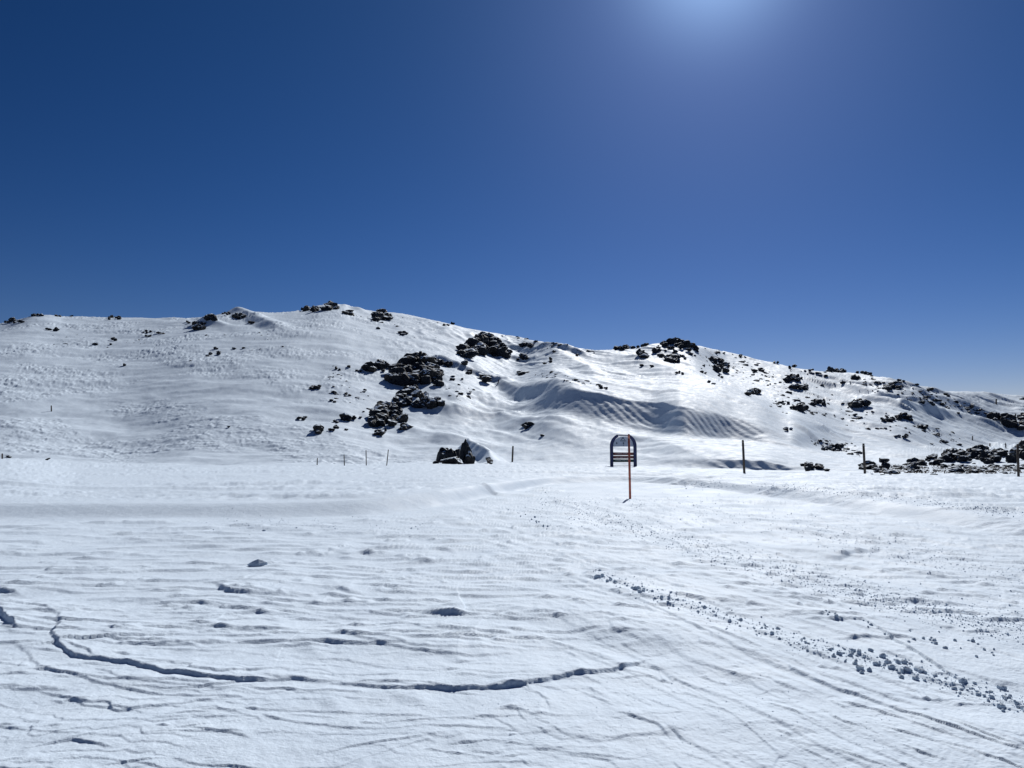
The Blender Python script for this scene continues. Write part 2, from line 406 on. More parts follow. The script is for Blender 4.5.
# drifts and banks on the hill: (points, heights, near width, far width)
Dr = [
 ([(468,449),(478,455),(489,461),(497,464.5)], [1.5,1.5,.8,0], 1.5, 2.4),
 ([(232,313),(250,318),(275,328),(300,338)], [2.2,2.6,1.6,0], 5, 9),
 ([(204,322),(214,324),(232,328)], [1.8,1.4,0], 4, 5),
 ([(440,362),(465,372),(500,385),(530,394),(565,404)], [1.4,1.6,1.0,.5,0], 2.5, 7),
 ([(440,388),(480,394),(540,404),(600,416)], [0,.5,.4,0], 2.5, 7),
 ([(425,403),(450,410),(500,420),(560,434),(610,448)], [.8,1.2,1.2,.8,0], 4, 7),
 ([(400,428),(430,436),(480,446),(540,452)], [.5,.8,.6,0], 4, 6),
 ([(600,432),(650,444),(700,459),(712,466)], [.3,.7,.7,0], 3, 6),
 ([(545,372),(570,380),(600,388),(640,393)], [.6,1.0,.8,0], 3, 8),
 ([(600,352),(640,364),(690,380),(740,396)], [.5,2.0,2.2,0], 8, 12),
 ([(800,382),(840,392),(880,402),(930,413),(960,420)], [1.6,3.0,3.0,2.0,0], 4.5, 10),
 ([(866,402),(900,409),(950,418),(965,424)], [1.2,2.0,1.5,0], 3, 7),
 ([(950,414),(975,424),(1010,434),(1060,442)], [1.0,2.6,2.6,0], 8, 12),
 ([(870,384),(910,396),(960,408),(1010,424),(1060,434)], [0,1.6,2.4,2.4,0], 8, 12),
 ([(330,306),(352,308),(372,316)], [.5,1.4,0], 4, 7),
 ([(560,352),(590,372),(600,384)], [.3,1.6,0], 5, 6),
]
rd_ = random.Random(61)
for k in range(70):
    x0 = rd_.uniform(440, 700); y0 = 372+ (x0-440)*.12+rd_.uniform(0, 58); L_ = rd_.uniform(50, 150); s_ = rd_.uniform(.18, .3)
    if y0+L_*s_ > 462: continue
    if x0+L_ > 545 and x0 < 790 and y0+L_*s_ > 386 and y0 < 448: continue
    h_ = rd_.uniform(.18, .5); Dr.append(([(x0, y0), (x0+L_*.3, y0+L_*s_*.25), (x0+L_*.65, y0+L_*s_*.6), (x0+L_, y0+L_*s_)], [0, h_, h_*.8, 0], rd_.uniform(.7, 1.4), rd_.uniform(3, 6)))
for k in range(26):
    x0 = rd_.uniform(800, 980); y0 = 366+(x0-700)*.13+rd_.uniform(0, 50); L_ = rd_.uniform(40, 110); s_ = rd_.uniform(.2, .32)
    h_ = rd_.uniform(.2, .6); Dr.append(([(x0, y0), (x0+L_*.4, y0+L_*s_*.38), (x0+L_, y0+L_*s_)], [0, h_, 0], rd_.uniform(1, 2), rd_.uniform(4, 7)))
for pts, hs, nw, fw in Dr: ridge(pts, hs, nw, fw)

# ------------------------------------------------------------------ materials
def newmat(name):
    m = bpy.data.materials.new(name); m.use_nodes = True
    nt = m.node_tree; return m, nt, nt.nodes['Principled BSDF']
def N(nt, kind, **kw):
    n = nt.nodes.new(kind)
    for k, v in kw.items(): setattr(n, k, v)
    return n
def setin(n, **kw):
    for k, v in kw.items(): n.inputs[k.replace('_', ' ')].default_value = v
SNOW = (.625, .722, .825)
def snow_material(name, fine=True):
    m, nt, p = newmat(name); L = nt.links.new
    tc = N(nt, 'ShaderNodeTexCoord')
    n1 = N(nt, 'ShaderNodeTexNoise'); setin(n1, Scale=1.7, Detail=5.0, Roughness=.6); L(tc.outputs['Object'], n1.inputs['Vector'])
    cr = N(nt, 'ShaderNodeValToRGB'); cr.color_ramp.elements[0].position = .3; cr.color_ramp.elements[1].position = .7
    cr.color_ramp.elements[0].color = (SNOW[0]*.94, SNOW[1]*.95, SNOW[2]*.965, 1); cr.color_ramp.elements[1].color = (*SNOW, 1)
    L(n1.outputs['Fac'], cr.inputs['Fac']); L(cr.outputs['Color'], p.inputs['Base Color'])
    p.inputs['Roughness'].default_value = .68; p.inputs['Specular IOR Level'].default_value = .055
    n2 = N(nt, 'ShaderNodeTexNoise'); setin(n2, Scale=38.0, Detail=4.0, Roughness=.65); L(tc.outputs['Object'], n2.inputs['Vector'])
    n3 = N(nt, 'ShaderNodeTexNoise'); setin(n3, Scale=3.1, Detail=6.0, Roughness=.7); L(tc.outputs['Object'], n3.inputs['Vector'])
    nm = N(nt, 'ShaderNodeTexNoise'); setin(nm, Scale=.9, Detail=4.0, Roughness=.6); L(tc.outputs['Object'], nm.inputs['Vector'])
    mrn = N(nt, 'ShaderNodeMapRange'); mrn.inputs['From Min'].default_value = .40; mrn.inputs['From Max'].default_value = .62; mrn.inputs['To Min'].default_value = .10; mrn.inputs['To Max'].default_value = .5
    L(nm.outputs['Fac'], mrn.inputs['Value'])
    mrr = N(nt, 'ShaderNodeMapRange'); mrr.inputs['From Min'].default_value = .35; mrr.inputs['From Max'].default_value = .65; mrr.inputs['To Min'].default_value = .60; mrr.inputs['To Max'].default_value = .75
    L(nm.outputs['Fac'], mrr.inputs['Value']); L(mrr.outputs['Result'], p.inputs['Roughness'])
    b1 = N(nt, 'ShaderNodeBump'); setin(b1, Distance=.010); L(mrn.outputs['Result'], b1.inputs['Strength']); L(n2.outputs['Fac'], b1.inputs['Height'])
    b2 = N(nt, 'ShaderNodeBump'); setin(b2, Strength=.5, Distance=.05); L(n3.outputs['Fac'], b2.inputs['Height'])
    L(b1.outputs['Normal'], b2.inputs['Normal']); L(b2.outputs['Normal'], p.inputs['Normal'])
    return m
M_snow = snow_material('wind_packed_snow')

def rock_material(name, dark, light, snowy=.5):
    m, nt, p = newmat(name); L = nt.links.new
    tc = N(nt, 'ShaderNodeTexCoord'); oi = N(nt, 'ShaderNodeObjectInfo'); geo = N(nt, 'ShaderNodeNewGeometry')
    n1 = N(nt, 'ShaderNodeTexNoise'); setin(n1, Scale=2.2, Detail=7.0, Roughness=.65); L(geo.outputs['Position'], n1.inputs['Vector'])
    cr = N(nt, 'ShaderNodeValToRGB'); cr.color_ramp.elements[0].position = .35; cr.color_ramp.elements[1].position = .72
    cr.color_ramp.elements[0].color = (*dark, 1); cr.color_ramp.elements[1].color = (*light, 1)
    L(n1.outputs['Fac'], cr.inputs['Fac'])
    # wind-blown snow caught on the upward faces, in patches
    n2 = N(nt, 'ShaderNodeTexNoise'); setin(n2, Scale=.9, Detail=4.0, Roughness=.6); L(geo.outputs['Position'], n2.inputs['Vector'])
    sx = N(nt, 'ShaderNodeSeparateXYZ'); L(geo.outputs['Normal'], sx.inputs[0])
    ma = N(nt, 'ShaderNodeMath', operation='MULTIPLY_ADD'); L(n2.outputs['Fac'], ma.inputs[0]); ma.inputs[1].default_value = .9; L(sx.outputs['Z'], ma.inputs[2])
    mr = N(nt, 'ShaderNodeMapRange'); mr.inputs['From Min'].default_value = 1.45-.25*snowy; mr.inputs['From Max'].default_value = 1.53-.25*snowy
    L(ma.outputs[0], mr.inputs['Value'])
    mx = N(nt, 'ShaderNodeMix', data_type='RGBA'); L(mr.outputs['Result'], mx.inputs['Factor'])
    L(cr.outputs['Color'], mx.inputs['A']); mx.inputs['B'].default_value = (*SNOW, 1)
    L(mx.outputs['Result'], p.inputs['Base Color']); p.inputs['Roughness'].default_value = .8
    p.inputs['Specular IOR Level'].default_value = .25
    b = N(nt, 'ShaderNodeBump'); setin(b, Strength=.7, Distance=.12); n3 = N(nt, 'ShaderNodeTexNoise'); setin(n3, Scale=5.0, Detail=8.0, Roughness=.7)
    L(geo.outputs['Position'], n3.inputs['Vector']); L(n3.outputs['Fac'], b.inputs['Height']); L(b.outputs['Normal'], p.inputs['Normal'])
    return m
M_rock = rock_material('dark_granite', (.005, .008, .013), (.020, .024, .034), .7)
M_rock2 = rock_material('dark_granite_snow_dusted', (.008, .010, .014), (.05, .046, .042), 1.5)
def plain(name, c, rough=.6, var=.25, scale=12):
    m, nt, p = newmat(name); L = nt.links.new
    tc = N(nt, 'ShaderNodeTexCoord'); n = N(nt, 'ShaderNodeTexNoise'); setin(n, Scale=float(scale), Detail=5.0); L(tc.outputs['Object'], n.inputs['Vector'])
    cr = N(nt, 'ShaderNodeValToRGB'); cr.color_ramp.elements[0].position = .3; cr.color_ramp.elements[1].position = .7
    cr.color_ramp.elements[0].color = (*[v*(1-var) for v in c], 1); cr.color_ramp.elements[1].color = (*[min(1, v*(1+var)) for v in c], 1)
    L(n.outputs['Fac'], cr.inputs['Fac']); L(cr.outputs['Color'], p.inputs['Base Color']); p.inputs['Roughness'].default_value = rough
    return m
M_wood = plain('weathered_wood', (.07, .055, .045), .85, .4, 9)
M_pole = plain('red_orange_pole', (.42, .10, .06), .6, .3, 7)
M_polecap = plain('faded_orange_pole_top', (.42, .14, .09), .6, .2, 7)
M_blue = plain('navy_blue_paint', (.009, .018, .09), .45, .15, 5)
M_panel = plain('pale_grey_panel', (.42, .47, .56), .5, .08, 4)
M_mark = plain('dark_lettering', (.03, .04, .08), .6, .1, 4)
M_slat_red = plain('dark_red_board', (.16, .045, .035), .6, .2, 6)
M_slat_green = plain('dark_green_board', (.02, .06, .04), .6, .2, 6)
M_white = plain('white_lettering', (.6, .6, .62), .6, .1, 5)
M_grass = plain('dry_tussock', (.14, .09, .05), .9, .4, 3)
M_jacket = plain('dark_ski_jacket', (.03, .035, .06), .7, .2, 5)
M_skin = plain('skin', (.5, .33, .25), .6, .1, 5)
M_ski = plain('ski', (.08, .08, .1), .4, .1, 5)

# ------------------------------------------------------------------ mesh helpers
def tag(o, label=None, cat=None, group=None, kind=None):
    if label: o['label'] = label
    if cat: o['category'] = cat
    if group: o['group'] = group
    if kind: o['kind'] = kind
    return o
def link(name, me, mat=None, parent=None, loc=None):
    o = bpy.data.objects.new(name, me); COL.objects.link(o)
    if mat and me and not me.materials: me.materials.append(mat)
    if parent: o.parent = parent
    if loc is not None: o.location = loc
    return o
def empty(name, loc, rz=0):
    o = bpy.data.objects.new(name, None); COL.objects.link(o); o.location = loc; o.rotation_euler = (0, 0, rz); o.empty_display_size = .2
    return o
def grid_mesh(name, X, Y, Z):
    nr, nc = X.shape
    me = bpy.data.meshes.new(name)
    v = np.stack([X, Y, Z], -1).reshape(-1, 3).astype(np.float32)
    i = np.arange(nr*nc).reshape(nr, nc)
    q = np.stack([i[:-1, :-1], i[:-1, 1:], i[1:, 1:], i[1:, :-1]], -1).reshape(-1, 4).astype(np.int32)
    me.vertices.add(len(v)); me.vertices.foreach_set('co', v.ravel())
    me.loops.add(q.size); me.loops.foreach_set('vertex_index', q.ravel())
    me.polygons.add(len(q)); me.polygons.foreach_set('loop_start', np.arange(0, q.size, 4, dtype=np.int32))
    me.polygons.foreach_set('loop_total', np.full(len(q), 4, np.int32))
    me.polygons.foreach_set('use_smooth', np.ones(len(q), bool))
    me.update(); me.validate()
    return me

# the ground: everything in front of and around the camera in one sheet
gm = grid_mesh('snow_ground', XG, YG, ZG)
g = link('snow_ground', gm, M_snow); g['kind'] = 'structure'
# ground behind and beside the camera, joined to the edges of the first sheet
ii = np.unique(np.concatenate([np.arange(0, NR, 6), [NR-1]]))
rx, ry, rz = XG[ii, -1], YG[ii, -1], ZG[ii, -1]; lz = ZG[ii, 0]; rho = np.hypot(rx, ry)
a0 = math.atan2(ry[0], rx[0]); NA = 72
q = np.linspace(0, 1, NA)[None, :]
ang = a0 - q*(math.pi+2*a0)
back = -.03*np.minimum(rho, 3000)**.95
mixq = np.sin(math.pi*q)**.7
ZZ = (rz[:, None]*(1-q)+lz[:, None]*q)*(1-mixq)+back[:, None]*mixq+.05*fbm(np.cos(ang)*rho[:, None]/3, np.sin(ang)*rho[:, None]/3, 150, 3)*mixq
XX_ = rho[:, None]*np.cos(ang); YY_ = rho[:, None]*np.sin(ang)
o = link('snow_plain', grid_mesh('snow_plain', XX_[:, ::-1], YY_[:, ::-1], ZZ[:, ::-1]), M_snow); o['kind'] = 'structure'
bm = bmesh.new(); c_ = bm.verts.new((0, 0, 0))
loop = [bm.verts.new((XX_[0, k], YY_[0, k], ZZ[0, k])) for k in range(NA)]
loop += [bm.verts.new((XG[0, k], YG[0, k], ZG[0, k])) for k in range(1, NC-1)]
for k in range(len(loop)):
    f = bm.faces.new([c_, loop[(k+1) % len(loop)], loop[k]]); f.smooth = True
    if f.normal.z < 0: f.normal_flip()
me = bpy.data.meshes.new('snow_patch'); bm.to_mesh(me); bm.free()
o = link('snow_patch', me, M_snow); o['kind'] = 'structure'
def quad(bm, pts): bm.faces.new([bm.verts.new(p) for p in pts])

# distant range on the right
xs = np.linspace(500, 5200, 120); pr = np.linspace(-1, 1, 24)
XX, PP = np.meshgrid(xs, pr)
prof = 291+7*fbm(XX/700, XX*0+.3, 140, 4)+8*sst(2500, 2900, XX)
ZZ = -270+prof*np.clip(1-np.abs(PP), 0, 1)**.8*1.95 + 6*fbm(XX/120, PP*4, 143, 3)
YY = 4000+PP*900
me = grid_mesh('far_hills', XX, YY, ZZ)
o = link('far_hills', me, None); o['kind'] = 'structure'
mm, nt, p = newmat('far_hill_scrub_and_snow'); L = nt.links.new
tc = N(nt, 'ShaderNodeTexCoord'); nn = N(nt, 'ShaderNodeTexNoise'); setin(nn, Scale=.004, Detail=8.0, Roughness=.7); L(tc.outputs['Object'], nn.inputs['Vector'])
cr = N(nt, 'ShaderNodeValToRGB'); cr.color_ramp.elements[0].position = .5; cr.color_ramp.elements[1].position = .58
cr.color_ramp.elements[0].color = (.05, .075, .12, 1); cr.color_ramp.elements[1].color = (*SNOW, 1); L(nn.outputs['Fac'], cr.inputs['Fac']); L(cr.outputs['Color'], p.inputs['Base Color'])
p.inputs['Roughness'].default_value = .9; me.materials.append(mm)

# ------------------------------------------------------------------ rocks
def boulder_mesh(seed, spiky=False, sub=3):
    rnd = random.Random(seed)
    bm = bmesh.new(); bmesh.ops.create_icosphere(bm, subdivisions=sub, radius=1)
    planes = []
    for k in range(rnd.randint(7, 10)):
        n = Vector((rnd.gauss(0, 1), rnd.gauss(0, 1), rnd.gauss(0, .8))).normalized(); planes.append((n, rnd.uniform(.42, .8)))
    off = Vector((seed*3.1, seed*1.7, seed*.9))
    for v in bm.verts:
        c = v.co.copy()
        c *= 1+.28*mnoise.noise(c*1.3+off)
        for n, d in planes:
            k = c.dot(n)-d
            if k > 0: c -= n*k*.92
        c += c.normalized()*(.16*mnoise.noise(c*3+off)+.07*mnoise.noise(c*7+off))
        if spiky and c.z > 0:
            f = 1-.38*min(1, c.z/.8); c.x *= f; c.y *= f; c.z *= 1.2
        v.co = c
    me = bpy.data.meshes.new('boulder'); bm.to_mesh(me); bm.free()
    return me
BOUL = [boulder_mesh(s) for s in range(12)]; SPK = [boulder_mesh(40+s, True) for s in range(6)]
BOUL2 = [m.copy() for m in BOUL]
for m_ in BOUL+SPK: m_.materials.append(M_rock)
for m_ in BOUL2: m_.materials.append(M_rock2)

def rock_pile(x0, x1, ytop, ybot, label, n=None, spiky=.15, snowy=.15, seed=0, grp=None, dome=1.0, rs=1.0, name='rock_outcrop'):
    """rocks that fill the patch of hillside seen in this part of the picture; each stands on the ground there"""
    rnd = random.Random(seed*31+int(x0*7+ybot))
    cx = (x0+x1)/2; w = x1-x0; h = ybot-ytop
    base, ok = hit(cx, ybot-.3)
    root = empty(name, base); tag(root, label, 'rocks' if name == 'rock_outcrop' else 'rock', grp)
    if n > 12: n = int(n*2.2)
    elif n > 4: n += 3
    if n is None: n = int(max(2, min(26, 1.3*w*h/ (max(3.2, min(w, h)*.30)**2*3.2))))
    made = 0
    for k in range(n):
        r = max(1.3, min(w, h)*(rnd.choice([.08, .11, .15, .2, .26]) if n > 12 else rnd.uniform(.16, .38)))*rs
        if n == 1: u = cx; r = min(w/2, h*.6)
        else:
            u = x0+r*.8+(w-1.6*r)*((k+.5)/n if rnd.random() < .6 else rnd.random())
        q = (u-cx)/(w/2+1e-6)
        top = ytop + h*(.75*dome*abs(q)**1.8 + rnd.uniform(0, .12))
        lo = max(top+r*.8, ybot-r*.55); hi = top+r*.8
        v = hi+(lo-hi)*(rnd.random() if k % 3 else 0)       # every third one sits on the top outline
        foot, ok = hit(u, v+r*.6)
        Y = foot.y; rm = r/F*Y
        t, e = te(u, v); P = Vector((float(t)*Y, Y, HC+float(e)*Y))
        gz = ground_z(P.x, P.y)
        zc = max(P.z, gz-.15*rm)
        sz = rm*rnd.uniform(.8, 1.15)
        zc = min(zc, gz+1.25*rm)
        if zc-gz > sz*.8: sz = (zc-gz)*.8+rm*.4; zc = gz+(zc-gz)*.65
        if n == 1: sz = h/2/F*Y; zc = gz+sz*.7
        sp = rnd.random() < spiky
        me = rnd.choice(SPK) if sp else (rnd.choice(BOUL2) if rnd.random() < snowy else rnd.choice(BOUL))
        b = link('boulder', me, None, root)
        b.location = Vector((P.x, P.y, zc))-base
        b.scale = (rm*rnd.uniform(1.05, 1.7), rm*rnd.uniform(1.0, 1.5), sz*rnd.uniform(.75, 1.05))
        b.rotation_euler = (rnd.uniform(-.25, .25), rnd.uniform(-.25, .25), rnd.uniform(0, 6.28))
    return root

OUT = [
 # left crest
 (2,24,317.5,323,'low dark rocks at the far left end of the snowy crest',6),
 (27,46,313,316.5,'thin strip of rock capping the leftmost rise of the crest',6),
 (54,62,314.3,317,'small flat rock on the crest just right of the leftmost rise',2),
 (68,74,314.6,317,'tiny rock on the crest, second to the right of the leftmost rise',1),
 (104,122,315,320,'low dark rock patch with a snow cap at the middle of the left crest',5),
 (43,59,326,331.5,'three little rocks in a row below the leftmost rise',4),
 (138,153,329,333.5,'small rocks left of a pair, just below the crest between two snow domes',4),
 (144,152,334,337,'small rock lying just under a group of three below the crest',2),
 (155,165,330,334,'flat rock at the right end of a little row below the left crest',3),
 (110,120,336,341.5,'pointed rock alone on the open left slope',3),
 (92,99,342.5,345,'small flat rock left of the pointed rock on the left slope',2),
 (108,114,342.5,345,'tiny rock just below the pointed rock on the left slope',1),
 (185,194,319.5,323.5,'small dark rock at the left foot of the left snow dome',3),
 (191,208,319,330,'dark crag in the shade at the lower left of the left snow dome',9),
 (204,217,313.5,321.5,'sloping crag climbing the left snow dome',7),
 (221,231,311,315,'small dark crag on the very top of the left snow dome',4),
 (231,246,312,319,'crag streaked with snow on the right shoulder of the left snow dome',7),
 (247,255,320,324.5,'small rock low on the right flank of the left snow dome',3),
 (206,216,351.5,356.5,'dark rock of two humps beneath the left snow dome',4),
 (215,222,351,355,'little rock touching the two humped rock beneath the snow dome',2),
 (210,220,346.8,349.3,'flat little rock just above the two humped one',2),
 (229,237,346.5,349.5,'small flat rock to the right of those under the snow dome',2),
 (121,128,363,366.3,'single small rock midway down the left slope',1),
 (225,233,425.5,427.8,'single thin rock low on the open left slope',1),
 (4,13,455,458.3,'dark rock at the left edge of the picture behind the snow road',2),
 (44,51,457.5,460.4,'small lone rock just behind the snow road at left',1),
 # summit
 (301,321,304,312,'dark crag on the left side of the summit',7),
 (320,340,300.8,311,'largest dark crag on the very summit of the hill',9),
 (343,357,308.5,315.5,'rocks just right of the summit crag, half under snow',5),
 (372,393,308,321,'dark rock knot on the crest right of the summit',9),
 (398,409,330,335.5,'small rock group on the slope beneath the crest right of the summit',4),
 (375,384,326.5,330,'two tiny rocks beneath the rock knot right of the summit',2),
 (443,456,321,326,'low dark rock on the descending crest left of the big tor',4),
 (457,511,331.5,359,'big dark tor of packed boulders below the crest',34),
 # central
 (363,394,358,372,'left wing of the large central outcrop',14),
 (388,443,350.5,386,'large central outcrop, the widest mass of black boulders on the hill',40),
 (420,445,356,368,'right wing of the large central outcrop',12),
 (443,456,360,367,'low rocks linking the central outcrop to the snow ridge',4),
 (460,471,357.5,370,'upright boulder standing on the snow ridge right of the central outcrop',2),
 (466,477,367,378.5,'sloping boulder on the snow ridge just under the upright one',2),
 (478,492,370,383.5,'grey rounded boulder at the lower end of the snow ridge',3),
 (345,353,364.5,368,'tiny rock left of the central outcrop, nearer of two',1),
 (333,342,366,370.5,'flat rock farthest left of the central outcrop',2),
 (354,363,368.5,373,'small rock hugging the left foot of the central outcrop',2),
 (437,446,372,377,'small rock under the right wing of the central outcrop',2),
 (449,466,375.5,381,'pair of rocks below the right wing of the central outcrop',3),
 (390,434,384.5,408,'second dark outcrop, just beneath the large central one',24),
 (424,446,395.5,408,'snow dusted rocks at the right foot of the second outcrop',7),
 (368,406,398.5,426.5,'third outcrop, jagged and lowest of the central three',24),
 (400,413,421.5,430,'rounded rock just below and right of the third outcrop',3),
 (374,393,427.5,437.5,'twin rocks with snow between them below the third outcrop',4),
 (340,351,412,424,'dark pointed rock left of the third outcrop',3),
 (332,341,419,425,'small rock at the left foot of the dark pointed one',2),
 (351,363,413.5,419.5,'little rock between the pointed one and the third outcrop',3),
 (312,323,424,435,'pale streaked rock farthest left of those at the slope foot',4),
 (325,349,425,431,'low flat rocks left of the twin rocks',5),
 (291,307,413,420.5,'lone wedge shaped rock on the open slope left of the outcrops',3),
 (328,338,398,403.5,'flat slanting rock above the lone wedge shaped one',2),
 (343,352,391.5,396.5,'small rock with a snow tail left of the second outcrop',2),
 (310,322,383,390,'scatter of little stones left of the central outcrop',4),
 (457,466,391.5,396,'thin dark rock on the snow apron right of the second outcrop',2),
 # middle ridge
 (518,534,341,347.5,'dark rock just right of the big tor under the crest',5),
 (514,529,353,360.5,'broken rock strip lower right of the big tor',5),
 (549,556,349,354.5,'small square rock on the sunny slope past the big tor',2),
 (548,555,356.5,362.5,'small rock right beneath the square one on the sunny slope',2),
 (541,549,361,364,'tiny rock left of a bright patch on the sunny slope',1),
 (516,526,369.5,375.5,'dark rock in a bright patch between two snow ridges',4),
 (574,580,353.5,356.5,'tiny rock on the saddle left of the second summit',1),
 (597,608,384,389,'small rocks on the lip above the rippled hollow',3),
 (521,534,419.5,432,'dark rock with a snow drift left of the arched sign',4),
 (539,546,433,438.5,'little rock right of the one left of the arched sign',2),
 # second summit
 (611,640,341,350.5,'broad flat topped crag left of the second summit',10),
 (640,649,340.5,346,'small crag between the flat topped one and the second summit',3),
 (634,649,349.5,358.5,'dark rock below the gap left of the second summit',6),
 (652,701,336.5,353,'crown of dark rocks on the second summit',26),
 (657,664,353,358.5,'small block just under the crown, leftmost of the row',2),
 (664,681,352,363,'dark rock lump under the middle of the crown',7),
 (676,688,354,359.5,'low rock right of the lump under the crown',3),
 (638,645,363.5,366.5,'tiny dark stone below the flat topped crag',1),
 (648,655,364,367.5,'tiny dark stone right of another below the second summit',1),
 (705,724,355,364,'dark rocks at the upper half of the crag right of the second summit',7),
 (712,731,361,372.5,'lower half of the crag right of the second summit',8),
 (699,708,370,375,'rock left beneath the crag right of the second summit',2),
 (716,725,373.5,378,'small rock straight beneath the crag right of the second summit',2),
 (706,715,379.5,384.5,'small rock farther down under the crag right of the second summit',2),
 (674,685,370.5,374.5,'flat stones in the snow under the dark lump',3),
 (716,727,351,354,'little rocks on the crest above the crag',2),
 (736,746,354,358.5,'small rock bump on the descending right crest',2),
 (744,764,387.5,396.5,'rounded dark rock with a grey tail on the right slope',6),
 (752,766,367,373,'flat rocks on the right slope below the crest',4),
 (772,780,360.5,364,'tiny rock bump on the crest right of the second summit',2),
 (788,797,364,369,'knob of rock on the right crest',2),
 (803,816,368,371.5,'thin rock strip on the right crest left of the dark cap',3),
 (823,851,363.5,373,'dark rock cap on the right crest',10),
 (852,875,370,375,'low rocks trailing right of the dark cap on the crest',5),
 (783,805,373.5,383,'upper dark rock at the head of the long shadowed gully',8),
 (790,809,381,391.5,'lower dark rock at the head of the long shadowed gully',7),
 (785,793,390.5,395,'small rock just below the gully head',2),
 (778,791,399.5,405.5,'small dark rocks in a row, left of the bushy one',4),
 (791,809,401.5,412.5,'dark lumpy rock in the middle of the right slope',7),
 (807,829,397.5,406,'scattered rocks right above the lumpy one',6),
 (849,872,397,407.5,'dark rock with a long shadow in the middle of the gully',7),
 (850,862,373,380,'dark rock just beneath the crest right of the cap',4),
 (884,902,384,391,'rocks under the crest at the start of the stony strip',6),
 (892,906,378,383.5,'dark knobs on the crest above the stony strip',4),
 (912,921,382.5,388,'small knob on the crest where it steps down',2),
 (924,933,386,391.5,'dark rock lump on the crest right of the step',3),
 (939,951,392.5,398,'dark rock on the stony slope below the crest at right',3),
 (880,896,415,422,'left one of two dark rocks under the gully',5),
 (895,913,411.5,421,'right one of two dark rocks under the gully',5),
 (916,929,422.5,430,'triangular dark rock on the right slope',4),
 (892,909,432.5,438.5,'low dark rock above the near stone field, left',4),
 (940,951,438.5,443.5,'low dark rock above the near stone field, right',3),
 (783,794,426,431.5,'small dark rock on the snow between two posts',3),
 (821,836,445.5,452,'dark stones at the edge of a bright snow patch',5),
 (834,846,443,450,'pale speckled stones on a bright snow patch',4),
 (855,864,450,455,'small rock behind the second post from the right',2),
 (989,1001,410,421,'dark rock head of the far gully at the right edge',6),
 (999,1016,414,427,'dark rocks lining the far gully at right',9),
 (1014,1030,419,430,'dark rocks leaving the picture along the far gully',7),
 (1017,1030,412,420,'rocks above the far gully at the right edge',5),
 (1018,1028,397,401,'dark bush like rock on the far slope at the right edge',2),
]
for i, (a, b, c, d, lab, n) in enumerate(OUT):
    rock_pile(a, b, c, d, lab, n=n, seed=i, snowy=.5 if 'snow' in lab or 'pale' in lab or 'grey' in lab else .25,
              rs=(.85 if d-c > 16 else 1.3) if n > 12 else 1.15, dome=1.0 if n > 12 else .7)
# nearer rocks with their own builds
near = [
 (484,499,455.5,464,'low slab at the end of the snow drift right of the near crag',3,0,.3),
 (800,823,460,471.5,'low dark boulder behind the road left of the stone field',5,0,.2),
 (823,830,468,471.8,'small stone at the right foot of the low dark boulder',1,0,0),
 (858,884,460.5,473,'dark boulders around the second post from the right',9,.1,.15),
 (879,890,456,469,'upright block at the left of the near stone field',2,.6,.1),
 (890,903,464,470,'small rubble right of the upright block',4,0,.2),
 (904,927,457.5,468,'leaning slabs in the left half of the near stone field',7,.2,.3),
 (924,946,453.5,465,'long dark slab in the near stone field',8,.1,.2),
 (942,968,447.5,462,'dark pointed rocks in the middle of the near stone field',11,.4,.2),
 (964,994,444.5,461,'highest jagged rocks of the near stone field',13,.5,.1),
 (984,1016,448,463.5,'massive dark blocks left of the last post',11,.2,.2),
 (1012,1040,441,462,'dark cliff like block leaving the picture behind the last post',9,.2,.1),
 (936,948,462,468,'flat stone on the snow in front of the long dark slab',3,0,.3),
 (950,962,463,469,'flat stone on the snow before the pointed rocks',3,0,.3),
 (905,922,468,472.5,'dark stones along the front edge of the stone field',4,0,.3),
]
for i, (a, b, c, d, lab, n, sp, sn) in enumerate(near):
    rock_pile(a, b, c, d, lab, n=n if n < 4 else int(n*1.4), spiky=sp, seed=300+i, snowy=sn, rs=1.15, dome=.5)
def crag(label, blocks, seed):
    """a crag put together from single blocks: (x0, x1, ytop, ybot, pointed, snowy)"""
    rnd = random.Random(seed); base, ok = hit((blocks[0][0]+blocks[-1][1])/2, blocks[0][3])
    root = empty('rock_outcrop', base); tag(root, label, 'rocks')
    for x0, x1, yt, yb, spk, sn in blocks:
        P, ok = hit((x0+x1)/2, yb); q = P.y/F; gz = ground_z(P.x, P.y)
        b = link('boulder', rnd.choice(SPK) if spk else (rnd.choice(BOUL2) if sn else rnd.choice(BOUL)), None, root)
        hz = (yb-yt)*q; b.location = Vector((P.x, P.y+(x1-x0)*q*.4, gz+hz*.28))-base
        b.scale = ((x1-x0)/2*q*1.08, (x1-x0)/2*q*1.1, hz*.78/(1.2 if spk else 1)*1.05); b.rotation_euler = (rnd.uniform(-.2, .2), rnd.uniform(-.25, .25), rnd.uniform(0, 6.28))
crag('dark crag of broken blocks beside the road, snow drift on its right flank',
     [(435,449,443.5,462.5,0,0),(445,456,450,463,0,0),(451,460,445.5,463,0,0),(456,471,439,463,1,0),(463,476,449,464,0,1),(440,462,457,463.8,0,1),(432,440,460,463.5,0,0)], 5)

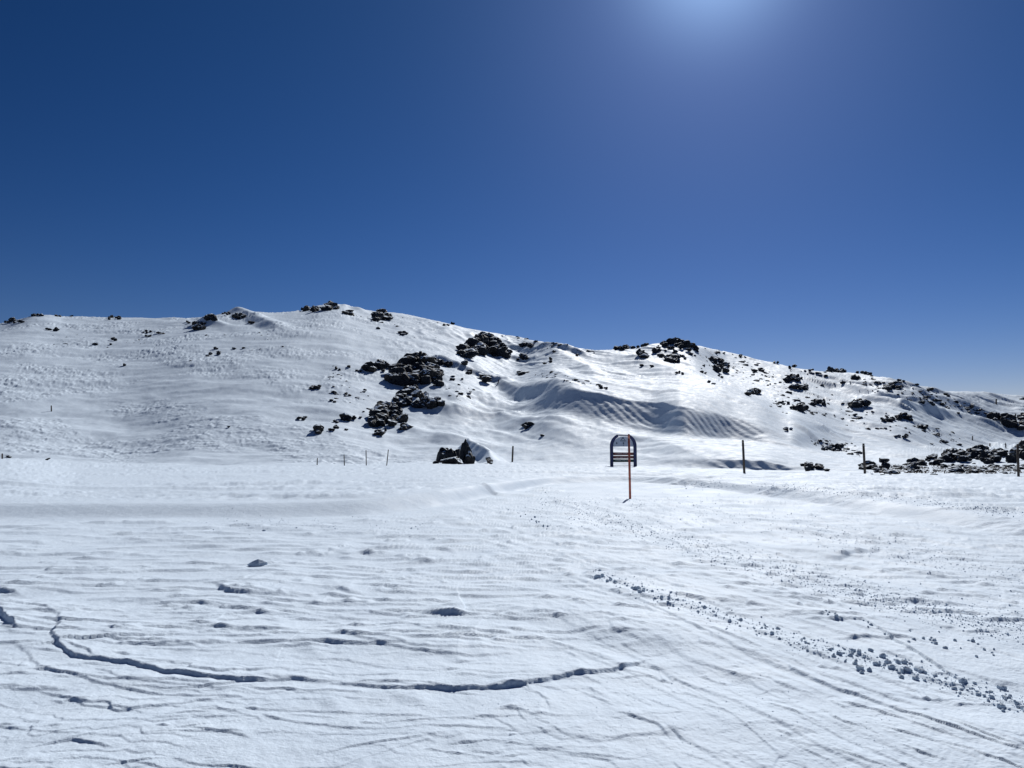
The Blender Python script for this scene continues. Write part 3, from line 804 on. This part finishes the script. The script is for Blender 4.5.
# scattered small stones: (region polygon as line + spread, count, label, group)
SC = [
 ([(30,335),(300,345)], 14, 16, 'tiny dark stone on the upper left slope under the crest', 'tiny stones on the upper left slope', 1.2),
 ([(320,375),(370,400)], 14, 14, 'small dark stone left of the large central outcrop', 'stones left of the central outcrop', 1.6),
 ([(430,385),(480,398)], 8, 12, 'small dark stone on the snow right of the central outcrops', 'stones right of the central outcrops', 1.5),
 ([(500,335),(600,352)], 5, 20, 'small stone along the crest between the two summits', 'stones on the crest between the summits', 1.5),
 ([(520,370),(605,386)], 3, 12, 'brownish stone along the lip above the rippled hollow', 'stones along the lip of the hollow', 1.4),
 ([(690,350),(790,385)], 13, 42, 'small dark stone on the sunny slope right of the second summit', 'stones on the slope right of the second summit', 1.7),
 ([(790,372),(880,385)], 6, 16, 'small stone just below the right hand crest', 'stones below the right crest', 1.5),
 ([(870,384),(985,412)], 7, 60, 'small stone in the long stony strip on the far right slope', 'stones of the long stony strip', 1.7),
 ([(770,398),(900,425)], 12, 45, 'small dark stone on the bright middle of the right slope', 'stones on the middle of the right slope', 1.7),
 ([(810,440),(860,452)], 5, 24, 'brownish stone in a bright snow patch above the road', 'stones in the bright patch', 1.5),
 ([(900,425),(960,444)], 6, 16, 'small dark stone above the near stone field', 'stones above the near stone field', 1.5),
 ([(350,312),(440,330)], 9, 10, 'tiny stone right below the summit crest', 'tiny stones below the summit', 1.2),
 ([(860,470),(1030,470)], 4.5, 48, 'flat brown stone on the snowy ground of the near stone field', 'flat stones of the near stone field', 3.0),
]
rnd = random.Random(99)
stones = []
for (p0, p1), spread, cnt, lab, grp, szpx in SC:
    for k in range(int(cnt*2.6)):
        f = rnd.random(); x = p0[0]+(p1[0]-p0[0])*f; y = p0[1]+(p1[1]-p0[1])*f+rnd.gauss(0, spread*.6)
        if 858 < x and abs(spread-4.5) < .01: y = min(max(y, 463), 474.5)
        P, ok = hit(x, y)
        if ok: stones.append((szpx*rnd.choice([.3, .4, .5, .6, .8, 1.1, 1.6]), P, lab, grp))
stones.sort(key=lambda q: -q[0])
for px_, P, lab, grp in stones[:285]:
    r = px_/F*P.y
    o = link('small_rock', rnd.choice(BOUL), None, None, (P.x, P.y, P.z))
    o.scale = (r*rnd.uniform(1, 1.9), r*rnd.uniform(.9, 1.4), r*rnd.uniform(.5, .85)); o.rotation_euler = (rnd.uniform(-.2, .2), rnd.uniform(-.2, .2), rnd.uniform(0, 6.28))
    tag(o, lab, 'stone', grp)
# the smallest ones, past counting
SB = [boulder_mesh(70+k, False, 1) for k in range(4)]
bm = bmesh.new()
for px_, P, lab, grp in stones[285:]:
    r = 1.35*px_/F*P.y; b0 = len(bm.verts); bm.from_mesh(rnd.choice(SB)); bm.verts.ensure_lookup_table()
    M_ = Matrix.LocRotScale(P, Matrix.Rotation(rnd.uniform(0, 6.28), 3, 'Z').to_quaternion(), Vector((r*rnd.uniform(1, 2), r, r*.7)))
    for v in bm.verts[b0:]: v.co = M_ @ v.co
me = bpy.data.meshes.new('pebbles'); bm.to_mesh(me); bm.free()
tag(link('pebbles', me, M_rock), 'very small dark stones peppered over the snow slopes', 'pebbles', None, 'stuff')

# ------------------------------------------------------------------ snow chunks thrown up beside the track
def chunk_mesh(seed):
    rnd = random.Random(seed); bm = bmesh.new(); bmesh.ops.create_icosphere(bm, subdivisions=2, radius=1)
    off = Vector((seed*2.3, 4.1, seed))
    pl = [(Vector((rnd.gauss(0, 1), rnd.gauss(0, 1), rnd.gauss(0, 1))).normalized(), rnd.uniform(.6, .85)) for _ in range(5)]
    for v in bm.verts:
        c = v.co*(1+.35*mnoise.noise(v.co*1.4+off)+.12*mnoise.noise(v.co*4+off))
        for n, d in pl:
            k = c.dot(n)-d
            if k > 0: c -= n*k*.8
        v.co = c
    for f in bm.faces: f.smooth = False
    me = bpy.data.meshes.new('snow_chunk'); bm.to_mesh(me); bm.free(); me.materials.append(M_snow); return me
CH = [chunk_mesh(s) for s in range(8)]
rows = [([(596,574),(640,591),(690,606),(740,619),(790,640),(850,655),(905,668),(950,685),(1000,700),(1040,712)], 210, 5, 'small lump of broken snow in the long row beside the track', 'snow lumps of the long row beside the track'),
        ([(820,612),(870,625),(930,640),(1000,652)], 34, 4, 'small lump of broken snow in the short upper row at right', 'snow lumps of the short upper row'),
        ([(504,508),(520,514),(545,526),(560,530)], 18, 2, 'snow crumb at the start of the track left of the red pole', 'snow crumbs at the start of the track')]
for pts, cnt, spread, lab, grp in rows:
    xs = [p[0] for p in pts]; ys = [p[1] for p in pts]
    for k in range(cnt):
        x = rnd.uniform(xs[0], xs[-1]); y = np.interp(x, xs, ys)+rnd.gauss(0, 1)*spread*(.5+.8*(x-xs[0])/(xs[-1]-xs[0]))
        P, ok = hit(x, float(y))
        r = rnd.choice([.005, .006, .007, .008, .009, .011, .013, .017])*(1 if P.y < 8 else 1.7)*(1.0+.3*(x > 850)); P.z = ground_z(P.x, P.y)
        o = link('snow_lump', rnd.choice(CH), None, None, (P.x, P.y, P.z+r*.4)); o.scale = (r*rnd.uniform(.9, 1.5), r*rnd.uniform(.9, 1.3), r)
        o.rotation_euler = (0, 0, rnd.uniform(0, 6.28)); tag(o, lab, 'snow lump', grp)
for x, y, lab in [(258,565,'lone pale lump of snow on the smooth crust at left'), (264,531,'small dark looking crumb of snow left of the middle, before the road')]:
    P, ok = hit(x, y); s = .11 if x == 258 else .03
    o = link('snow_lump', CH[0], None, None, (P.x, P.y, P.z+.01)); o.scale = (s*1.3, s*.8, s*.55); tag(o, lab, 'snow lump')
# fine crumbs: nobody could count them
def crumbs(name, spots, label):
    V = []; T = []
    octv = np.array([(1,0,0),(0,1,0),(-1,0,0),(0,-1,0),(0,0,1),(0,0,-1)], float)
    tri = [(0,1,4),(1,2,4),(2,3,4),(3,0,4),(1,0,5),(2,1,5),(3,2,5),(0,3,5)]
    rs = np.random.RandomState(5)
    for (x, y, z, r) in spots:
        b = len(V)
        for p in octv: V.append((x+p[0]*r*rs.uniform(.7, 1.3), y+p[1]*r*rs.uniform(.7, 1.3), z+p[2]*r*rs.uniform(.6, 1.0)))
        T += [tuple(b+i for i in t) for t in tri]
    me = bpy.data.meshes.new(name); me.from_pydata(V, [], T); me.update()
    o = link(name, me, M_snow); tag(o, label, 'snow crumbs', None, 'stuff')
sp = []
def crumb_band(pts, cnt, spread, rlo, rhi):
    xs = [p[0] for p in pts]; ys = [p[1] for p in pts]
    for k in range(int(cnt*1.5)):
        x = rnd.uniform(xs[0], xs[-1]); y = float(np.interp(x, xs, ys)+rnd.gauss(0, 1)*spread*.6)
        P, ok = hit(x, y)
        r = .92*rnd.uniform(rlo, rhi)*(.5+rnd.random()**3)*math.sqrt(P.y/8); sp.append((P.x, P.y, ground_z(P.x, P.y)+r*.3, r))
crumb_band([(590,570),(690,606),(790,640),(905,668),(1040,712)], 900, 8, .004, .010)
crumb_band([(540,495),(600,515),(700,550),(820,585),(1040,640)], 1500, 10, .005, .010)
crumb_band([(520,505),(640,530),(760,560),(900,600),(1040,625)], 900, 12, .005, .009)
crumb_band([(620,500),(760,520),(1040,580)], 900, 14, .005, .009)
crumb_band([(680,484),(800,488),(900,500),(1040,516)], 700, 4, .006, .012)
crumb_band([(200,520),(300,524),(450,530)], 160, 8, .005, .010)
crumb_band([(460,700),(640,690),(900,740)], 300, 25, .002, .005)
crumb_band([(0,690),(340,720),(700,740)], 250, 30, .002, .004)
crumbs('snow_crumbs', sp, 'fine crumbs of broken snow sprinkled along the vehicle tracks')

# dry tussock in the near stone field
bm = bmesh.new()
for k in range(1500):
    x = rnd.uniform(872, 1036); y = rnd.uniform(464.5, 473)+ (x-872)*.006
    if mnoise.noise(Vector((x*.06, y*.5, 3))) < -.1: continue
    P, ok = hit(x, y)
    for j in range(3):
        a = rnd.uniform(0, 6.28); hgt = rnd.uniform(.04, .13); l = rnd.uniform(.02, .12)
        q = P+Vector((rnd.uniform(-.2, .2), rnd.uniform(-.2, .2), -.02))
        d = Vector((math.cos(a), math.sin(a), 0))
        bm.faces.new([bm.verts.new(q-d*.05), bm.verts.new(q+d*.05), bm.verts.new(q+Vector((-d.y, d.x, 0))*l+Vector((0, 0, hgt)))])
me = bpy.data.meshes.new('dry_grass'); bm.to_mesh(me); bm.free()
tag(link('dry_grass', me, M_grass), 'dry brown tussock grass showing through the snow among the near rocks', 'grass', None, 'stuff')

# ------------------------------------------------------------------ poles and posts
def tube(bm, a, b, ra, rb, seg=12, caps=True):
    a = Vector(a); b = Vector(b); d = (b-a); q = d.to_track_quat('Z', 'Y')
    ra_ = []; rb_ = []
    for i in range(seg):
        t = 2*math.pi*i/seg; v = Vector((math.cos(t), math.sin(t), 0))
        ra_.append(bm.verts.new(a+q @ (v*ra))); rb_.append(bm.verts.new(b+q @ (v*rb)))
    for i in range(seg):
        f = bm.faces.new([ra_[i], ra_[(i+1) % seg], rb_[(i+1) % seg], rb_[i]]); f.smooth = True
    if caps: bm.faces.new(ra_[::-1]); bm.faces.new(rb_)
def mk(bm, name, mat, parent=None):
    me = bpy.data.meshes.new(name); bm.to_mesh(me); bm.free(); return link(name, me, mat, parent)
def box(bm, c, s, rot=None):
    r = bmesh.ops.create_cube(bm, size=1)
    for v in r['verts']:
        v.co = Vector((v.co.x*s[0], v.co.y*s[1], v.co.z*s[2]))
        if rot: v.co = rot @ v.co
        v.co += Vector(c)
    return r['verts']
def post(x_top, y_top, x_bot, y_bot, rpx, label, mat, name='wooden_post', cat='post', grp=None, knob=False):
    P, ok = hit(x_bot, y_bot); P.z = ground_z(P.x, P.y)
    t, e = te(x_top, y_top); Q = Vector((float(t)*P.y, P.y, HC+float(e)*P.y))
    r = rpx/F*P.y; root = empty(name, P); tag(root, label, cat, grp)
    d = Q-P; n = 6; prev = Vector((0, 0, -.25))
    bm = bmesh.new(); tube(bm, (0, 0, -.25), d*.93, r*1.05, r*.96, 10)
    mk(bm, 'shaft', mat, root)
    bm = bmesh.new(); tube(bm, d*.932, d, r*.97, r*.8, 10); mk(bm, 'top_cap', M_polecap if mat is M_pole else mat, root)
    return root, P, d, r
root, P, d, r = post(628.8, 434, 630.2, 499, 1.15, 'tall red orange marker pole in front of the arched sign', M_pole, 'marker_pole', 'pole')
bm = bmesh.new()
for f in (.3, .62): tube(bm, d*f, d*(f+.012), r*1.12, r*1.12, 12)
mk(bm, 'band', M_wood, root)
post(742.8, 440, 744.4, 473, 1.15, 'slightly leaning dark wooden post, nearest right of the arched sign', M_wood)
post(863.4, 443.5, 865, 473.5, 1.15, 'dark wooden post standing before boulders at the left of the stone field', M_wood)
post(1017.6, 444, 1018.4, 476.5, 1.15, 'dark wooden post at the right edge before the dark cliff like block', M_wood)
post(513, 446, 512.2, 462, .9, 'short reddish post right of the near crag', M_wood)
gp = 'thin marker stakes behind the snow road'
for xt, yt, xb, yb, lab in [(317.5,458,317,465,'shortest thin stake behind the road, leftmost of four'), (344,454.5,344.6,465.5,'thin stake behind the road, second of four from the left'),
    (366,450,366.4,465.5,'thin stake behind the road, third of four from the left'), (388.4,449.5,386.4,465.5,'leaning thin stake behind the road, rightmost of four')]:
    post(xt, yt, xb, yb, .45, lab, M_wood, 'marker_stake', 'stake', gp)
post(51.3, 405.5, 51.5, 411.5, .6, 'thin stake alone on the open left slope', M_wood, 'marker_stake', 'stake')
post(2.3, 453.5, 2.4, 458.8, .7, 'short stub of a stake at the left edge of the picture', M_wood, 'marker_stake', 'stake')
post(499, 379.5, 497.4, 383.6, .55, 'short leaning stake beside the grey boulder on the snow ridge', M_wood, 'marker_stake', 'stake')
post(996.3, 399, 996.2, 404, .7, 'short thick stake on the far right slope above the gully', M_wood, 'marker_stake', 'stake')
post(1015.6, 413.5, 1015.2, 418.5, .6, 'short thin stake above the far gully at the right edge', M_wood, 'marker_stake', 'stake')
post(972.6, 436, 972.4, 440, .5, 'tiny stake on the right slope above the stone field, left of another', M_wood, 'marker_stake', 'stake')
post(990, 443.2, 989.6, 446.5, .6, 'tiny stake above the highest rocks of the stone field', M_wood, 'marker_stake', 'stake')

# ------------------------------------------------------------------ arched sign
P, ok = hit(623.5, 466.5); P.z = ground_z(P.x, P.y)
u = P.y/F       # metres in one picture pixel at the sign
root = empty('arched_sign', P, R(-4)); tag(root, 'dark blue arched trail sign with a grey panel on top and three boards below', 'sign')
W = 13.2*u; HT = 33.2*u; tk = 3.2*u; dp = .16
zs = 20.5*u     # where the arch springs
outer = [(-W, -.5), (-W, zs)]
inner = [(-W+tk, -.5), (-W+tk, zs)]
for i in range(1, 10):
    a = math.pi-i*math.pi/20
    if a < R(112): break
    outer.append((W*math.cos(a), zs+(HT-zs)*math.sin(a))); inner.append(((W-tk)*math.cos(a), zs+(HT-zs-tk*.85)*math.sin(a)))
for sgn in (-1, 1):
    bm = bmesh.new(); vs = []
    for (ox, oz), (ix, iz) in zip(outer, inner):
        vs.append([bm.verts.new((-sgn*x_, y_, z_)) for x_, z_ in ((ox, oz), (ix, iz)) for y_ in (-dp/2, dp/2)])
    for A, B in zip(vs[:-1], vs[1:]):
        bm.faces.new([A[0], A[2], B[2], B[0]]); bm.faces.new([A[1], B[1], B[3], A[3]]); bm.faces.new([A[0], B[0], B[1], A[1]]); bm.faces.new([A[2], A[3], B[3], B[2]])
    for A in (vs[0], vs[-1]): bm.faces.new([A[0], A[1], A[3], A[2]])
    bmesh.ops.recalc_face_normals(bm, faces=bm.faces)
    fr = mk(bm, 'frame', M_blue, root)
# flat top bar between the two arch ends
tx = abs(outer[-1][0]); tz = outer[-1][1]
bm = bmesh.new(); box(bm, (0, 0, tz-.75*u), (2*tx-.02, dp*.6, 1.0*u)); mk(bm, 'top_bar', M_blue, root)
# panel
bm = bmesh.new()
zb = 19.8*u; pts = [(-W+tk*.9, zb), (W-tk*.9, zb)]
for i in range(0, 15):
    a = i*math.pi/14; z_ = zs+(HT-zs-tk*1.1)*math.sin(a); pts.append(((W-tk*.9)*math.cos(a), min(z_, tz-1.0*u)))
fv = [bm.verts.new((x_, -.03, z_)) for x_, z_ in pts]; f = bm.faces.new(fv)
ex = bmesh.ops.extrude_face_region(bm, geom=[f])
for v in [v for v in ex['geom'] if isinstance(v, bmesh.types.BMVert)]: v.co.y = .03
bmesh.ops.remove_doubles(bm, verts=bm.verts, dist=.0005); bmesh.ops.recalc_face_normals(bm, faces=bm.faces)
panel = mk(bm, 'panel', M_panel, root)
# emblem: a small peak above a line of letters, two arrow marks below
bm = bmesh.new()
def mark(pts):
    bm.faces.new([bm.verts.new((x_*u, -.036, z_*u)) for x_, z_ in pts])
mark([(-2.4, 26.6), (-.1, 29.6), (.2, 28.6), (-1.4, 26.6)]); mark([(.2, 28.7), (2.2, 26.6), (1.2, 26.6), (-.2, 28.0)])
for k in range(6): mark([(-3.0+k*1.02, 25.0), (-3.0+k*1.02, 25.9), (-2.25+k*1.02, 25.9), (-2.25+k*1.02, 25.0)])
mk(bm, 'emblem', M_mark, panel)
bm = bmesh.new()
for cx_ in (-6.4, .2):
    mark([(cx_-.9, 23.4), (cx_+.9, 23.4), (cx_, 21.9)]); mark([(cx_-.3, 23.4), (cx_-.3, 24.2), (cx_+.3, 24.2), (cx_+.3, 23.4)])
mark([(.0, 20.6), (.0, 21.7), (.45, 21.7), (.45, 20.6)])
mk(bm, 'arrow_mark', M_mark, panel)
for zc_, mt in ((12.6, M_slat_red), (9.2, M_slat_red), (5.8, M_slat_green)):
    bm = bmesh.new(); box(bm, (0, 0, zc_*u), (2*(W-tk)+.02, .07, 2.8*u)); b = mk(bm, 'board', mt, root)
    bm = bmesh.new(); rr = random.Random(int(zc_*10)); x_ = -7.5
    while x_ < 6:
        w_ = rr.uniform(.35, .7)
        vv = [(x_, zc_-.32), (x_+w_, zc_-.32), (x_+w_, zc_+.35), (x_, zc_+.35)]
        bm.faces.new([bm.verts.new((a*u, -.039, c*u)) for a, c in vv]); x_ += w_+rr.choice([.35, .35, .9])
    mk(bm, 'lettering', M_white, b)
bm = bmesh.new(); box(bm, (0, 0, .9*u), (2*(W-tk)+.02, .05, .35*u)); mk(bm, 'lower_rail', M_blue, root)

# ------------------------------------------------------------------ far skier
P, ok = hit(1006, 448.5); P.z = ground_z(P.x, P.y)
hgt = 4.6/F*P.y; s = min(max(hgt/1.7, .8), 1.15)
J = {'pel': (0,0,.85), 'ch': (.05,0,1.15), 'nk': (.14,0,1.42), 'hd': (.18,0,1.55), 'ht': (.2,0,1.68),
     'sl': (.10,.18,1.36), 'el': (.28,.26,1.15), 'hl': (.48,.27,1.10), 'sr': (.10,-.18,1.36), 'er': (.28,-.26,1.15), 'hr': (.48,-.27,1.10),
     'kl': (.14,.13,.46), 'al': (-.02,.14,.10), 'kr': (.16,-.12,.46), 'ar': (.0,-.13,.10), 'tl': (.18,.14,.06), 'tr': (.2,-.13,.06)}
RAD = {'pel': .16, 'ch': .17, 'nk': .07, 'hd': .11, 'ht': .09, 'sl': .085, 'el': .06, 'hl': .05, 'sr': .085, 'er': .06, 'hr': .05, 'kl': .085, 'al': .07, 'kr': .085, 'ar': .07, 'tl': .06, 'tr': .06}
E = [('pel','ch'),('ch','nk'),('nk','hd'),('hd','ht'),('ch','sl'),('sl','el'),('el','hl'),('ch','sr'),('sr','er'),('er','hr'),('pel','kl'),('kl','al'),('al','tl'),('pel','kr'),('kr','ar'),('ar','tr')]
names = list(J); me = bpy.data.meshes.new('person')
me.from_pydata([Vector(J[n])*s for n in names], [(names.index(a), names.index(b)) for a, b in E], [])
pe = link('person', me, M_jacket, None, P); pe.rotation_euler = (0, 0, R(200))
sk = pe.modifiers.new('skin', 'SKIN')
for i, n in enumerate(names):
    sv = me.skin_vertices[0].data[i]; sv.radius = (RAD[n]*s, RAD[n]*s); sv.use_root = (n == 'pel')
pe.modifiers.new('sub', 'SUBSURF').levels = 1
tag(pe, 'skier in dark clothes crouching forward on the far snow at right', 'person')
for sy in (-1, 1):
    bm = bmesh.new(); box(bm, (.05, sy*.135*s, .02), (1.6*s, .09, .03)); o = mk(bm, 'ski', M_ski, None)
    o.location = P; o.rotation_euler = (0, 0, R(200)); tag(o, 'dark ski under the %s foot of the far skier' % ('left' if sy > 0 else 'right'), 'ski', 'skis of the far skier')

# ------------------------------------------------------------------ light
SUN_AZ = R(16.2); SUN_EL = R(34.8)
sd = Vector((math.sin(SUN_AZ)*math.cos(SUN_EL), math.cos(SUN_AZ)*math.cos(SUN_EL), math.sin(SUN_EL)))
sl = bpy.data.lights.new('sun', 'SUN'); sl.energy = 5.0; sl.angle = R(.53); sl.color = (1, .975, .94)
so = bpy.data.objects.new('sun', sl); COL.objects.link(so); so.rotation_euler = (-sd).to_track_quat('-Z', 'Y').to_euler(); so.location = (0, 0, 50)
w = bpy.data.worlds.new('World'); scn.world = w; w.use_nodes = True; nt = w.node_tree
sky = nt.nodes.new('ShaderNodeTexSky'); sky.sky_type = 'NISHITA'; sky.sun_disc = False
sky.sun_elevation = SUN_EL; sky.sun_rotation = SUN_AZ; sky.altitude = 2200; sky.air_density = 1.0; sky.dust_density = .5; sky.ozone_density = 3.0
EXPO = .0
hs = N(nt, 'ShaderNodeHueSaturation'); hs.inputs['Saturation'].default_value = 1.3
L = nt.links.new; L(sky.outputs['Color'], hs.inputs['Color'])
sep = N(nt, 'ShaderNodeSeparateColor'); com = N(nt, 'ShaderNodeCombineColor'); L(hs.outputs['Color'], sep.inputs[0])
for ch, (kk_, gg_) in enumerate(((3.65, 1.36), (2.56, 1.42), (2.62, 1.48))):
    m1 = N(nt, 'ShaderNodeMath', operation='MULTIPLY'); m1.inputs[1].default_value = .0325; L(sep.outputs[ch], m1.inputs[0])
    m2 = N(nt, 'ShaderNodeMath', operation='POWER'); m2.inputs[1].default_value = gg_; L(m1.outputs[0], m2.inputs[0])
    m3 = N(nt, 'ShaderNodeMath', operation='MULTIPLY'); m3.inputs[1].default_value = kk_/(.05*2**EXPO); L(m2.outputs[0], m3.inputs[0])
    L(m3.outputs[0], com.inputs[ch])
# bright air round the sun
tcw = N(nt, 'ShaderNodeTexCoord'); nv = N(nt, 'ShaderNodeVectorMath', operation='NORMALIZE'); L(tcw.outputs['Generated'], nv.inputs[0])
dt = N(nt, 'ShaderNodeVectorMath', operation='DOT_PRODUCT'); dt.inputs[1].default_value = sd; L(nv.outputs[0], dt.inputs[0])
mc = N(nt, 'ShaderNodeMath', operation='MAXIMUM'); mc.inputs[1].default_value = 0; L(dt.outputs['Value'], mc.inputs[0])
last = com.outputs[0]
for power, colr in ((300, (.24, .38, .55)), (45, (.032, .065, .14)), (5, (.008, .028, .055))):
    pw = N(nt, 'ShaderNodeMath', operation='POWER'); pw.inputs[1].default_value = power; L(mc.outputs[0], pw.inputs[0])
    sc_ = N(nt, 'ShaderNodeVectorMath', operation='SCALE'); sc_.inputs[0].default_value = [c/.05 for c in colr]; L(pw.outputs[0], sc_.inputs['Scale'])
    ad = N(nt, 'ShaderNodeVectorMath', operation='ADD'); L(last, ad.inputs[0]); L(sc_.outputs[0], ad.inputs[1]); last = ad.outputs[0]
L(last, nt.nodes['Background'].inputs['Color'])
nt.nodes['Background'].inputs['Strength'].default_value = .05
vs = scn.view_settings; vs.view_transform = 'Standard'; vs.look = 'None'; vs.exposure = EXPO; vs.gamma = 1
scn.render.resolution_x = 1024; scn.render.resolution_y = 768
print('rocks', len([o for o in bpy.data.objects if o.name.startswith('boulder')]), 'verts', NR*NC)
